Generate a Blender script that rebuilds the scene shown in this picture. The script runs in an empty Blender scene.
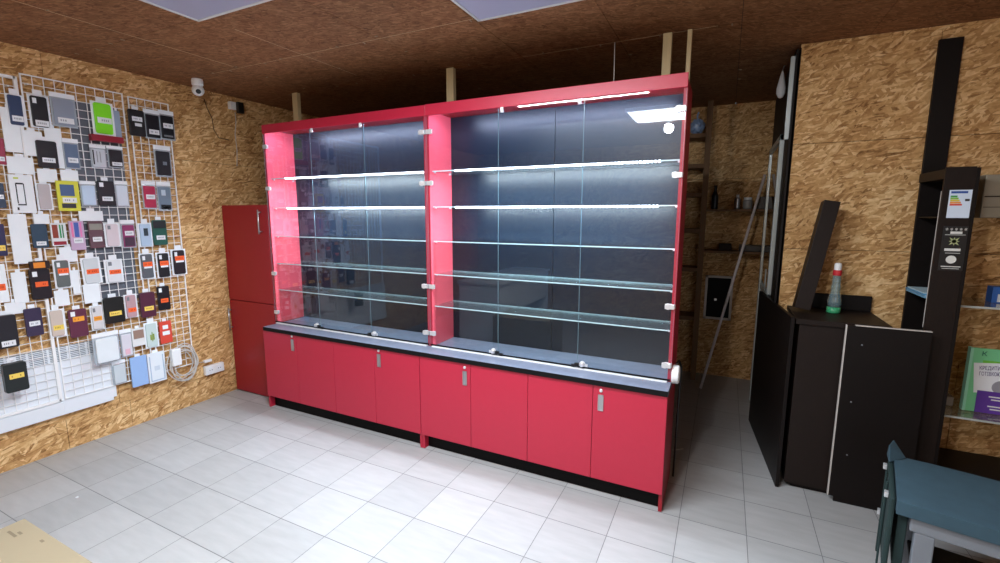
import bpy, bmesh, math, random
from mathutils import Vector, Matrix
random.seed(7)
C = bpy.context.scene.collection
PI = math.pi

# ---------------------------------------------------------------- camera
F, YAW, PIT, ROL = 459.03, .4545, .1455, .0018
CAM = Vector((1.7043, -2.3172, 1.5285))
cy, sy, cp, sp, cr, sr = math.cos(YAW), math.sin(YAW), math.cos(PIT), math.sin(PIT), math.cos(ROL), math.sin(ROL)
FW = Vector((-sy*cp, cy*cp, -sp)); R0 = Vector((cy, sy, 0)); U0 = R0.cross(FW)
RT = R0*cr + U0*sr; UP = U0*cr - R0*sr
cam = bpy.data.cameras.new('camera'); co = bpy.data.objects.new('camera', cam); C.objects.link(co)
cam.sensor_width = 36; cam.lens = 36*F/1000; cam.clip_start = .02
m = Matrix((RT, UP, -FW)).transposed().to_4x4(); m.translation = CAM; co.matrix_world = m
bpy.context.scene.camera = co

def on(ax, v, x, y):          # a measured point of the photograph on a known plane of the room
    d = FW + RT*(x-500)/F - UP*(y-281.5)/F
    t = (v-CAM[ax])/d[ax]
    return CAM + d*t

# ---------------------------------------------------------------- materials
def lin(c):
    r = []
    for v in c[:3]:
        v /= 255
        r.append(v/12.92 if v <= .04045 else ((v+.055)/1.055)**2.4)
    return (*r, 1)
MC = {}
def mat(name, rgb, rough=.5, metal=0, spec=.5, emit=None, es=0, coat=0, noise=0, nscale=8, bump=0, stretch=(1,1,1)):
    if name in MC: return MC[name]
    mt = bpy.data.materials.new(name); mt.use_nodes = True; nt = mt.node_tree; b = nt.nodes['Principled BSDF']
    b.inputs['Base Color'].default_value = lin(rgb); b.inputs['Roughness'].default_value = rough
    b.inputs['Metallic'].default_value = metal; b.inputs['Specular IOR Level'].default_value = spec
    b.inputs['Coat Weight'].default_value = coat
    if emit: b.inputs['Emission Color'].default_value = lin(emit); b.inputs['Emission Strength'].default_value = es
    tc = nt.nodes.new('ShaderNodeTexCoord'); mp = nt.nodes.new('ShaderNodeMapping'); mp.inputs['Scale'].default_value = stretch
    nz = nt.nodes.new('ShaderNodeTexNoise'); nz.inputs['Scale'].default_value = nscale; nz.inputs['Detail'].default_value = 5
    nt.links.new(tc.outputs['Object'], mp.inputs[0]); nt.links.new(mp.outputs[0], nz.inputs['Vector'])
    if noise:
        mx = nt.nodes.new('ShaderNodeMix'); mx.data_type = 'RGBA'
        c = lin(rgb); mx.inputs[6].default_value = [v*(1-noise) for v in c[:3]]+[1]; mx.inputs[7].default_value = [min(1, v*(1+noise)) for v in c[:3]]+[1]
        nt.links.new(nz.outputs[0], mx.inputs[0]); nt.links.new(mx.outputs[2], b.inputs['Base Color'])
    if bump:
        bp = nt.nodes.new('ShaderNodeBump'); bp.inputs['Strength'].default_value = bump; bp.inputs['Distance'].default_value = .002
        nt.links.new(nz.outputs[0], bp.inputs['Height']); nt.links.new(bp.outputs[0], b.inputs['Normal'])
    if es: mt.cycles.emission_sampling = 'NONE'     # real lamps stand at the same spots and do the lighting
    MC[name] = mt; return mt

def glassmat(name, tint, refl=1.0, rough=.0, haze=0, hazecol=(200,215,225)):
    mt = bpy.data.materials.new(name); mt.use_nodes = True; nt = mt.node_tree; nt.nodes.clear()
    o = nt.nodes.new('ShaderNodeOutputMaterial'); tr = nt.nodes.new('ShaderNodeBsdfTransparent'); tr.inputs[0].default_value = lin(tint)
    gl = nt.nodes.new('ShaderNodeBsdfGlossy'); gl.inputs['Roughness'].default_value = rough
    fr = nt.nodes.new('ShaderNodeFresnel'); gg = nt.nodes.new('ShaderNodeNewGeometry'); mr = nt.nodes.new('ShaderNodeMapRange'); mr.inputs[3].default_value = 1.52; mr.inputs[4].default_value = 1/1.52
    nt.links.new(gg.outputs['Backfacing'], mr.inputs[0]); nt.links.new(mr.outputs[0], fr.inputs[0])
    mu = nt.nodes.new('ShaderNodeMath'); mu.operation = 'MULTIPLY'; mu.inputs[1].default_value = refl
    mx = nt.nodes.new('ShaderNodeMixShader')
    L = nt.links.new
    L(fr.outputs[0], mu.inputs[0]); L(mu.outputs[0], mx.inputs[0])
    if haze:
        df = nt.nodes.new('ShaderNodeBsdfDiffuse'); df.inputs[0].default_value = lin(hazecol)
        m2 = nt.nodes.new('ShaderNodeMixShader'); m2.inputs[0].default_value = haze
        L(tr.outputs[0], m2.inputs[1]); L(df.outputs[0], m2.inputs[2]); L(m2.outputs[0], mx.inputs[1])
    else: L(tr.outputs[0], mx.inputs[1])
    L(gl.outputs[0], mx.inputs[2]); L(mx.outputs[0], o.inputs[0])
    return mt

def osb(name, plane, cols, rough=.75, scale=1.0):
    """oriented strand board: several layers of long flakes turned different ways"""
    mt = bpy.data.materials.new(name); mt.use_nodes = True; nt = mt.node_tree; b = nt.nodes['Principled BSDF']; L = nt.links.new
    geo = nt.nodes.new('ShaderNodeNewGeometry'); sep = nt.nodes.new('ShaderNodeSeparateXYZ'); L(geo.outputs['Position'], sep.inputs[0])
    cmb = nt.nodes.new('ShaderNodeCombineXYZ'); a, c = {'x': (1, 2), 'y': (0, 2), 'z': (0, 1)}[plane]
    L(sep.outputs[a], cmb.inputs[0]); L(sep.outputs[c], cmb.inputs[1])
    wz = nt.nodes.new('ShaderNodeTexNoise'); wz.inputs['Scale'].default_value = 6; L(cmb.outputs[0], wz.inputs['Vector'])
    wm = nt.nodes.new('ShaderNodeVectorMath'); wm.operation = 'MULTIPLY_ADD'; wm.inputs[1].default_value = (.03,.03,0)
    L(wz.outputs['Color'], wm.inputs[0]); L(cmb.outputs[0], wm.inputs[2])
    prev = None; hprev = None
    for k, (ang, sx, syy) in enumerate([(.15, 9, 42), (1.0, 12, 48), (-.7, 14, 60), (2.2, 20, 75), (-.2, 18, 90)]):
        mp = nt.nodes.new('ShaderNodeMapping'); mp.inputs['Rotation'].default_value = (0, 0, ang); 
        m2 = nt.nodes.new('ShaderNodeMapping'); m2.inputs['Scale'].default_value = (sx*scale, syy*scale, 1); m2.inputs['Location'].default_value = (k*3.7, k*1.9, 0)
        L(wm.outputs[0], mp.inputs[0]); L(mp.outputs[0], m2.inputs[0])
        vo = nt.nodes.new('ShaderNodeTexVoronoi'); vo.inputs['Scale'].default_value = 1; L(m2.outputs[0], vo.inputs['Vector'])
        rp = nt.nodes.new('ShaderNodeSeparateColor'); L(vo.outputs['Color'], rp.inputs[0])
        if prev is None: prev = rp.outputs[0]
        else:
            th = nt.nodes.new('ShaderNodeMath'); th.operation = 'GREATER_THAN'; th.inputs[1].default_value = .62; L(rp.outputs[1], th.inputs[0])
            mx = nt.nodes.new('ShaderNodeMix'); mx.data_type = 'FLOAT'; L(th.outputs[0], mx.inputs[0]); L(prev, mx.inputs[2]); L(rp.outputs[0], mx.inputs[3])
            prev = mx.outputs[0]
    fine = nt.nodes.new('ShaderNodeTexNoise'); fine.inputs['Scale'].default_value = 60; fine.inputs['Detail'].default_value = 4; L(cmb.outputs[0], fine.inputs['Vector'])
    big = nt.nodes.new('ShaderNodeTexNoise'); big.inputs['Scale'].default_value = 3.5; big.inputs['Detail'].default_value = 4; L(cmb.outputs[0], big.inputs['Vector'])
    def mixf(f, x, y):
        q = nt.nodes.new('ShaderNodeMix'); q.data_type = 'FLOAT'; q.inputs[0].default_value = f; L(x, q.inputs[2]); L(y, q.inputs[3]); return q.outputs[0]
    v = mixf(.30, mixf(.40, prev, fine.outputs[0]), big.outputs[0])
    cr_ = nt.nodes.new('ShaderNodeValToRGB'); el = cr_.color_ramp.elements
    el[0].position = .22; el[0].color = lin(cols[0]); el[1].position = .76; el[1].color = lin(cols[3])
    e = el.new(.36); e.color = lin(cols[1]); e = el.new(.56); e.color = lin(cols[2])
    L(v, cr_.inputs[0]); L(cr_.outputs[0], b.inputs['Base Color'])
    b.inputs['Roughness'].default_value = rough; b.inputs['Specular IOR Level'].default_value = .25
    bp = nt.nodes.new('ShaderNodeBump'); bp.inputs['Strength'].default_value = .2; bp.inputs['Distance'].default_value = .002; L(v, bp.inputs['Height']); L(bp.outputs[0], b.inputs['Normal'])
    return mt

def tiles():
    mt = bpy.data.materials.new('grey floor tiles'); mt.use_nodes = True; nt = mt.node_tree; b = nt.nodes['Principled BSDF']; L = nt.links.new
    T = .2017*1.5; TY = T*.9926
    geo = nt.nodes.new('ShaderNodeNewGeometry'); mp = nt.nodes.new('ShaderNodeMapping')
    mp.inputs['Location'].default_value = (.3535*1.5+20*T, .9944*1.5+20*TY, 0)
    L(geo.outputs['Position'], mp.inputs[0])
    sc = nt.nodes.new('ShaderNodeVectorMath'); sc.operation = 'DIVIDE'; sc.inputs[1].default_value = (T, TY, 1); L(mp.outputs[0], sc.inputs[0])
    sep = nt.nodes.new('ShaderNodeSeparateXYZ'); L(sc.outputs[0], sep.inputs[0])
    def edge(s):
        f = nt.nodes.new('ShaderNodeMath'); f.operation = 'FRACT'; L(s, f.inputs[0])
        g = nt.nodes.new('ShaderNodeMath'); g.operation = 'SUBTRACT'; g.inputs[1].default_value = .5; L(f.outputs[0], g.inputs[0])
        h = nt.nodes.new('ShaderNodeMath'); h.operation = 'ABSOLUTE'; L(g.outputs[0], h.inputs[0]); return h.outputs[0]
    ex, ey = edge(sep.outputs[0]), edge(sep.outputs[1])
    def gt(s, t):
        q = nt.nodes.new('ShaderNodeMath'); q.operation = 'GREATER_THAN'; L(s, q.inputs[0]); q.inputs[1].default_value = t; return q.outputs[0]
    mxx = nt.nodes.new('ShaderNodeMath'); mxx.operation = 'MAXIMUM'; L(gt(ex, .4945), mxx.inputs[0]); L(gt(ey, .4935), mxx.inputs[1])
    fl = nt.nodes.new('ShaderNodeVectorMath'); fl.operation = 'FLOOR'; L(sc.outputs[0], fl.inputs[0])
    wn = nt.nodes.new('ShaderNodeTexWhiteNoise'); L(fl.outputs[0], wn.inputs[0])
    sm = nt.nodes.new('ShaderNodeMapping'); sm.inputs['Scale'].default_value = (3, 14, 1); L(geo.outputs['Position'], sm.inputs[0])
    nz = nt.nodes.new('ShaderNodeTexNoise'); nz.inputs['Scale'].default_value = 2; nz.inputs['Detail'].default_value = 6; L(sm.outputs[0], nz.inputs['Vector'])
    ad = nt.nodes.new('ShaderNodeMix'); ad.data_type = 'FLOAT'; ad.inputs[0].default_value = .35; L(nz.outputs[0], ad.inputs[2]); L(wn.outputs[0], ad.inputs[3])
    rp = nt.nodes.new('ShaderNodeValToRGB'); rp.color_ramp.elements[0].position = .2; rp.color_ramp.elements[0].color = lin((162,163,164)); rp.color_ramp.elements[1].position = .8; rp.color_ramp.elements[1].color = lin((182,183,184))
    L(ad.outputs[0], rp.inputs[0])
    m3 = nt.nodes.new('ShaderNodeMix'); m3.data_type = 'RGBA'; L(mxx.outputs[0], m3.inputs[0]); L(rp.outputs[0], m3.inputs[6]); m3.inputs[7].default_value = lin((112,113,115))
    L(m3.outputs[2], b.inputs['Base Color']); b.inputs['Roughness'].default_value = .38; b.inputs['Specular IOR Level'].default_value = .45
    inv = nt.nodes.new('ShaderNodeMath'); inv.operation = 'SUBTRACT'; inv.inputs[0].default_value = 1; L(mxx.outputs[0], inv.inputs[1])
    bp = nt.nodes.new('ShaderNodeBump'); bp.inputs['Strength'].default_value = .5; bp.inputs['Distance'].default_value = .001; L(inv.outputs[0], bp.inputs['Height']); L(bp.outputs[0], b.inputs['Normal'])
    return mt

OSBC = [(122,84,46), (180,136,86), (208,166,112), (240,208,158)]
M = dict(
 osb_l=osb('strand board left', 'x', OSBC), osb_b=osb('strand board back', 'y', OSBC, scale=1.1),
 osb_shaded=osb('shaded strand board ceiling', 'z', [(94,58,34), (122,82,52), (140,96,64), (166,120,84)], scale=1.4),  # same board as the walls, the ceiling's shade put into its colour
 tile=tiles(),
 red=mat('red laminate', (180,32,60), .42, noise=.04, nscale=30), redlit=mat('red inner side lit pink', (226,84,100), .45),  # pink inner faces: same laminate, glow of the shelf strips put into the colour
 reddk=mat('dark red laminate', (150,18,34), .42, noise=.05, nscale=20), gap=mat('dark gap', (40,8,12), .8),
 black=mat('black plinth', (8,8,9), .6, spec=.15), top=mat('graphite worktop', (124,132,152), .25, noise=.15, nscale=25), topedge=mat('black edge', (10,10,12), .6, spec=.2),
 back=mat('dark blue gloss back', (8,24,38), .33, spec=.3, noise=.15, nscale=5),
 glass=glassmat('clear glass', (251,253,254), .95), shelf=glassmat('shelf glass', (246,251,251), 1.5, .05, haze=.06),
 gedge=mat('glass edge', (205,232,236), .2, spec=.8), pedge=mat('pane edge', (112,140,150), .2, spec=.8), chrome=mat('chrome', (228,230,234), .3, metal=.55), steel=mat('brushed steel', (190,192,195), .35, metal=1),
 white=mat('white plastic', (236,239,242), .4), card=mat('white card', (236,241,248), .55), grey=mat('grey plastic', (120,126,134), .5),
 wire=mat('white coated wire', (240,241,243), .4), led=mat('led dots', (255,255,255), .4, emit=(235,242,255), es=26), ledstrip=mat('led carrier', (120,126,136), .5),
 wood=mat('raw pine', (196,178,138), .7, noise=.18, nscale=14, stretch=(6,6,.5), bump=.2), woodd=mat('brown stud', (120,88,58), .75, noise=.2, nscale=14, stretch=(6,6,.5)),
 wenge=mat('dark wenge board', (31,23,20), .5, spec=.2, noise=.3, nscale=20, stretch=(12,12,1), bump=.15), wengeb=mat('black brown board', (20,15,14), .5, spec=.2, noise=.2, nscale=20, stretch=(12,12,1)),
 dark=mat('dark board', (46,32,26), .8, noise=.2), alu=mat('pale aluminium', (196,208,210), .35, metal=.4), edgew=mat('pale edge band', (205,200,195), .5),
 panel=mat('lamp diffuser', (168,172,198), .45), panelf=mat('lamp frame', (208,212,214), .4),
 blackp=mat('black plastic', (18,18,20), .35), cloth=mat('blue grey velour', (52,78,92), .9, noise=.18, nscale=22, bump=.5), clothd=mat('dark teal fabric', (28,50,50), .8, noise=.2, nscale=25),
 frame=mat('grey frame', (118,124,132), .45), kraft=mat('kraft cardboard', (150,138,114), .8, noise=.07, nscale=5), cable=mat('grey cable', (205,202,198), .5), cabled=mat('brown cable', (96,70,44), .6),
 beige=mat('grey beige metal', (150,146,132), .4, metal=.3),
 wallf=mat('pale plaster', (205,203,198), .8),
)

# ---------------------------------------------------------------- mesh helpers
def bx(bm, x0, y0, z0, x1, y1, z1, mi=0, M4=None):
    vs = [bm.verts.new((x, y, z)) for x in (x0, x1) for y in (y0, y1) for z in (z0, z1)]
    if M4: 
        for v in vs: v.co = M4 @ v.co
    for f in ((0,1,3,2), (4,6,7,5), (0,4,5,1), (2,3,7,6), (0,2,6,4), (1,5,7,3)):
        g = bm.faces.new([vs[i] for i in f]); g.material_index = mi
    return vs
def obj(name, bm, ms, parent=None, bevel=0, seg=2, smooth=False):
    bmesh.ops.recalc_face_normals(bm, faces=bm.faces)
    me = bpy.data.meshes.new(name); bm.to_mesh(me); bm.free()
    for x in (ms if isinstance(ms, (list, tuple)) else [ms]): me.materials.append(x)
    o = bpy.data.objects.new(name, me); C.objects.link(o)
    if parent: o.parent = parent; o.matrix_parent_inverse = Matrix.Identity(4); me.transform(Matrix.Translation(-origin(parent)))
    if smooth:
        for p in me.polygons: p.use_smooth = True
    if bevel:
        b = o.modifiers.new('bevel', 'BEVEL'); b.width = bevel; b.segments = seg; b.limit_method = 'ANGLE'; b.angle_limit = .7
    return o
def origin(o):
    v = Vector((0,0,0))
    while o: v = v + o.location; o = o.parent
    return v
def box(name, x0, y0, z0, x1, y1, z1, m, parent=None, bevel=0, seg=2):
    bm = bmesh.new(); bx(bm, x0, y0, z0, x1, y1, z1); return obj(name, bm, m, parent, bevel, seg)
def thing(name, label, cat, loc=(0,0,0), group=None):
    o = bpy.data.objects.new(name, None); C.objects.link(o); o.location = loc; o.empty_display_size = .05
    return tag(o, label, cat, group)
def tag(o, label, cat, group=None):
    o['label'] = label; o['category'] = cat
    if group: o['group'] = group
    return o
def struct(o): o['kind'] = 'structure'; return o
def cyl(bm, p, q, r, r2=None, n=16, mi=0, caps=True):
    p, q = Vector(p), Vector(q); d = (q-p); L_ = d.length; rot = d.to_track_quat('Z', 'Y').to_matrix().to_4x4()
    rr = bmesh.ops.create_cone(bm, cap_ends=caps, segments=n, radius1=r, radius2=r if r2 is None else r2, depth=L_, matrix=Matrix.Translation((p+q)/2) @ rot)
    for v in rr['verts']:
        for f in v.link_faces: f.material_index = mi
def tube(bm, pts, r, n=6, closed=False):
    pts = [Vector(p) for p in pts]; rings = []
    N = len(pts)
    for i, p in enumerate(pts):
        a = pts[(i-1) % N] if (closed or i > 0) else p; b = pts[(i+1) % N] if (closed or i < N-1) else p
        q = (b-a).normalized().to_track_quat('Z', 'Y').to_matrix()
        rings.append([bm.verts.new(p + q @ Vector((r*math.cos(2*PI*k/n), r*math.sin(2*PI*k/n), 0))) for k in range(n)])
    for i in range(N if closed else N-1):
        a, b = rings[i], rings[(i+1) % N]
        # align start vertex to avoid twisting
        best = min(range(n), key=lambda s: (a[0].co-b[s].co).length)
        for k in range(n):
            bm.faces.new([a[k], a[(k+1) % n], b[(k+1+best) % n], b[(k+best) % n]])
    if not closed:
        bm.faces.new(rings[0]); bm.faces.new(rings[-1][::-1])
def lathe(bm, c, prof, n=24, axis='z', mi=0):
    rings = []
    for r, h in prof:
        ring = []
        for k in range(n):
            a = 2*PI*k/n; u, v = r*math.cos(a), r*math.sin(a)
            p = (u, v, h) if axis == 'z' else ((h, u, v) if axis == 'x' else (u, h, v))
            ring.append(bm.verts.new((c[0]+p[0], c[1]+p[1], c[2]+p[2])))
        rings.append(ring)
    for a, b in zip(rings, rings[1:]):
        for k in range(n):
            f = bm.faces.new([a[k], a[(k+1) % n], b[(k+1) % n], b[k]]); f.material_index = mi
    for rg in (rings[0], rings[-1]):
        f = bm.faces.new(rg); f.material_index = mi
def text(body, size, mt, mtx, parent, name='lettering', ext=.0004, sx=1.0, align='LEFT'):
    cu = bpy.data.curves.new(name, 'FONT'); cu.body = body; cu.size = size; cu.extrude = ext; cu.align_x = align; cu.resolution_u = 2
    t = bpy.data.objects.new(name, cu); C.objects.link(t)
    bpy.context.view_layer.update()
    me = bpy.data.meshes.new_from_object(t); bpy.data.objects.remove(t)
    me.transform(Matrix.Diagonal((sx, 1, 1, 1))); me.transform(mtx); me.materials.append(mt)
    o = bpy.data.objects.new(name, me); C.objects.link(o); o.parent = parent; me.transform(Matrix.Translation(-origin(parent)))
    return o

# ================================================================= THE ROOM
XL, YB, YF, XR, ZC = -2.07, 2.4, -4.3, 4.3, 2.495
YR, XE = .965, 2.03           # right-hand partition: its face and its free end
struct(box('floor', XL-.1, YF-.1, -.06, XR+.1, YB+.1, 0, M['tile']))
# left wall of strand-board sheets with narrow open joints
def boards(name, rects, plane, at, m, thick=.012, gapm=None, back=.05, sign=-1):
    bm = bmesh.new(); g = .0014
    A0 = min(r[0] for r in rects); A1 = max(r[2] for r in rects); B0 = min(r[1] for r in rects); B1 = max(r[3] for r in rects)
    for a0, b0, a1, b1 in rects + [None]*0:
        d0, d1 = at, at+sign*thick
        a0 += g*(a0 > A0+1e-4); a1 -= g*(a1 < A1-1e-4); b0 += g*(b0 > B0+1e-4); b1 -= g*(b1 < B1-1e-4)
        lo, hi = min(d0, d1), max(d0, d1)
        if plane == 'x': bx(bm, lo, a0, b0, hi, a1, b1)
        elif plane == 'y': bx(bm, a0, lo, b0, a1, hi, b1)
        else: bx(bm, a0, b0, lo, a1, b1, hi)
    d0, d1 = sorted((at+sign*thick, at+sign*(thick+back)))
    if plane == 'x': bx(bm, d0, A0, B0, d1, A1, B1, 1)
    elif plane == 'y': bx(bm, A0, d0, B0, A1, d1, B1, 1)
    else: bx(bm, A0, B0, d0, A1, B1, d1, 1)
    return struct(obj(name, bm, [m, gapm or M['dark']]))
zs = [0, .20, .745, 1.335, 1.935, ZC]
rects = []
for i in range(5):
    ys = [YF] + [y for y in ((-3.0, -1.02, -.66) if i == 0 else (-2.9, -.72+.0*i, ) if i == 1 else (-3.4, -1.6) if i % 2 else (-2.8, -.9))] + [YB]
    for a, b in zip(ys, ys[1:]): rects.append((a, zs[i], b, zs[i+1]))
boards('wall_left', rects, 'x', XL, M['osb_l'])
rects = [(a, z0, b, z1) for a, b in ((XL, -.6), (-.6, .9), (.9, XE+.1)) for z0, z1 in ((0, .6), (.6, 1.22), (1.22, 1.85), (1.85, ZC))]
boards('wall_back', rects, 'y', YB, M['osb_b'], sign=1)
rects = [(a, z0, b, z1) for z0, z1, sp_ in ((0, .735, 2.9), (.735, 1.325, 3.4), (1.325, 1.94, 3.4), (1.94, ZC-.004, 2.645)) for a, b in ((XE, sp_), (sp_, XR))]
boards('wall_right', rects, 'y', YR, M['osb_b'], sign=1, back=.09)
# dark face of the passage behind the free end of that wall
struct(box('wall_passage', 2.017, YR+.102, 0, XE+.10, YB, ZC, M['dark']))
struct(box('trim_1', 2.006, YR+.003, 0, 2.0165, YR+.26, ZC-.02, M['wengeb']))
# cornice bead on top of the right wall
bm = bmesh.new(); bx(bm, XE-.005, YR-.012, ZC-.018, XR, YR-.001, ZC-.001); struct(obj('trim_2', bm, M['osb_b'], bevel=.002))
# ceiling boards
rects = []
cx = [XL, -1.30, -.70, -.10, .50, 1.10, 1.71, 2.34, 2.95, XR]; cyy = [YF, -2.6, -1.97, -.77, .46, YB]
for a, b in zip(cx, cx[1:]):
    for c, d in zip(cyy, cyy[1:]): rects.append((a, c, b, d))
boards('ceiling', rects, 'z', ZC, M['osb_shaded'], sign=1)
# screw heads along the joints
bm = bmesh.new()
for a in cx[1:-1]:
    for k in range(14):
        y = -2.3+k*.30+random.uniform(-.05, .05)
        if random.random() < .35: cyl(bm, (a+random.choice((-.02, .02)), y, ZC-.0015), (a+.001, y, ZC+.001), .0035, n=8)
for y in (-.77, -.165, .46):
    for k in range(22):
        x = -1.9+k*.17+random.uniform(-.04, .04)
        if random.random() < .35: cyl(bm, (x, y+random.choice((-.02, .02)), ZC-.0015), (x, y, ZC+.001), .0035, n=8)
o = struct(obj('trim_3', bm, mat('dull screw', (150,130,105), .5)))
# pale strips along the joints, light in the gaps put into their colour
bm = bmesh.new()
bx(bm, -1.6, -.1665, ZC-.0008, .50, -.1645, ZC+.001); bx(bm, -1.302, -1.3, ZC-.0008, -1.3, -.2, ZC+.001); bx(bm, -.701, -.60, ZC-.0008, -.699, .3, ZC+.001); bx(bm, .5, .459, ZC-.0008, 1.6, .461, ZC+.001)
struct(obj('trim_4', bm, mat('joint gap light', (196,170,135), .8)))
# wall to the right and the shop front with its big windows (behind the camera)
struct(box('wall_side', XR, YF, 0, XR+.08, YR, ZC, M['osb_l']))
bm = bmesh.new()
WX0, WX1, WZ0, WZ1 = 2.1, 4.0, .35, 2.25
bx(bm, XL, YF-.1, 0, WX0, YF, ZC); bx(bm, WX1, YF-.1, 0, XR, YF, ZC); bx(bm, WX0, YF-.1, 0, WX1, YF, WZ0); bx(bm, WX0, YF-.1, WZ1, WX1, YF, ZC)
struct(obj('wall_front', bm, M['osb_b']))
bm = bmesh.new()
for x in (WX0, 3.0, WX1-.06): bx(bm, x, YF-.08, WZ0, x+.06, YF-.02, WZ1)
bx(bm, WX0, YF-.08, WZ0, WX1, YF-.02, WZ0+.06); bx(bm, WX0, YF-.08, WZ1-.06, WX1, YF-.02, WZ1)
struct(obj('window_1', bm, M['white']))

# ================================================================= CEILING LAMPS
LAMPS = []
def panel(x0, y1, label, m_=None):
    t = thing('ceiling_panel_lamp', label, 'ceiling lamp', (x0+.3, y1-.3, ZC), 'square ceiling panel lamps')
    bm = bmesh.new(); w = .595; f = .012
    for a in ((x0, y1-w, x0+w, y1-w+f), (x0, y1-f, x0+w, y1), (x0, y1-w, x0+f, y1), (x0+w-f, y1-w, x0+w, y1)):
        bx(bm, a[0], a[1], ZC-.03, a[2], a[3], ZC-.001)
    obj('lamp_frame', bm, M['panelf'], t)
    box('diffuser', x0+f, y1-w+f, ZC-.026, x0+w-f, y1-f, ZC-.004, m_ or M['panel'], t)
panel(.545, -.19, 'square grey-blue panel lamp on the ceiling above the display cases')
panel(-.70, -.79, 'square grey-blue panel lamp on the ceiling towards the merchandise wall')
LIT = mat('lit diffuser', (255,255,255), .5, emit=(236,243,255), es=3)
for x_, y_, lab, pw in ((.80, -1.90, 'lit square panel lamp on the ceiling above the photographer', 22),):
    panel(x_, y_, lab, LIT)
    LAMPS.append((x_+.2975, y_-.2975, pw))
t = thing('added_tube_lamp', 'white tube lamp added out of view on the ceiling to light the room', 'ceiling lamp', (.59, -1.15, ZC))  # unseen lamp added to brighten the cases, floor and left wall
box('tube_base', .02, -1.18, ZC-.03, 1.16, -1.12, ZC-.001, M['white'], t, .003)
bm = bmesh.new(); cyl(bm, (.05, -1.15, ZC-.045), (1.13, -1.15, ZC-.045), .014, n=14); obj('tube', bm, mat('lit tube', (255,255,255), .4, emit=(232,242,255), es=3), t, smooth=True)
# white desk in the shop behind the camera, mirrored in the case
t = thing('white_desk', 'white desk mirrored faintly in the right display case', 'desk', (-.82, -2.9, 0))
box('desk_top', -1.12, -3.7, .72, -.55, -2.05, .75, M['card'], t, .003)
for y in (-3.68, -2.09): box('desk_side', -1.10, y, 0, -.57, y+.025, .7195, M['card'], t)
box('desk_front', -.60, -3.65, .35, -.58, -2.10, .7195, M['card'], t)
# round bulb behind the photographer, the disc mirrored in the glass
t = thing('bulb_lamp', 'round white lit bulb on the ceiling, mirrored in the right display case', 'ceiling lamp', (1.12, -2.5, ZC))
bm = bmesh.new(); lathe(bm, (1.12, -2.5, 0), [(.03, ZC-.001), (.032, ZC-.03), (.022, ZC-.05)], 20); obj('socket', bm, M['white'], t)
bm = bmesh.new(); bmesh.ops.create_uvsphere(bm, u_segments=20, v_segments=14, radius=.055, matrix=Matrix.Translation((1.12, -2.5, ZC-.105)))
obj('bulb', bm, glassmat('clear bulb glass', (252,252,252)), t, smooth=True)

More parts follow.
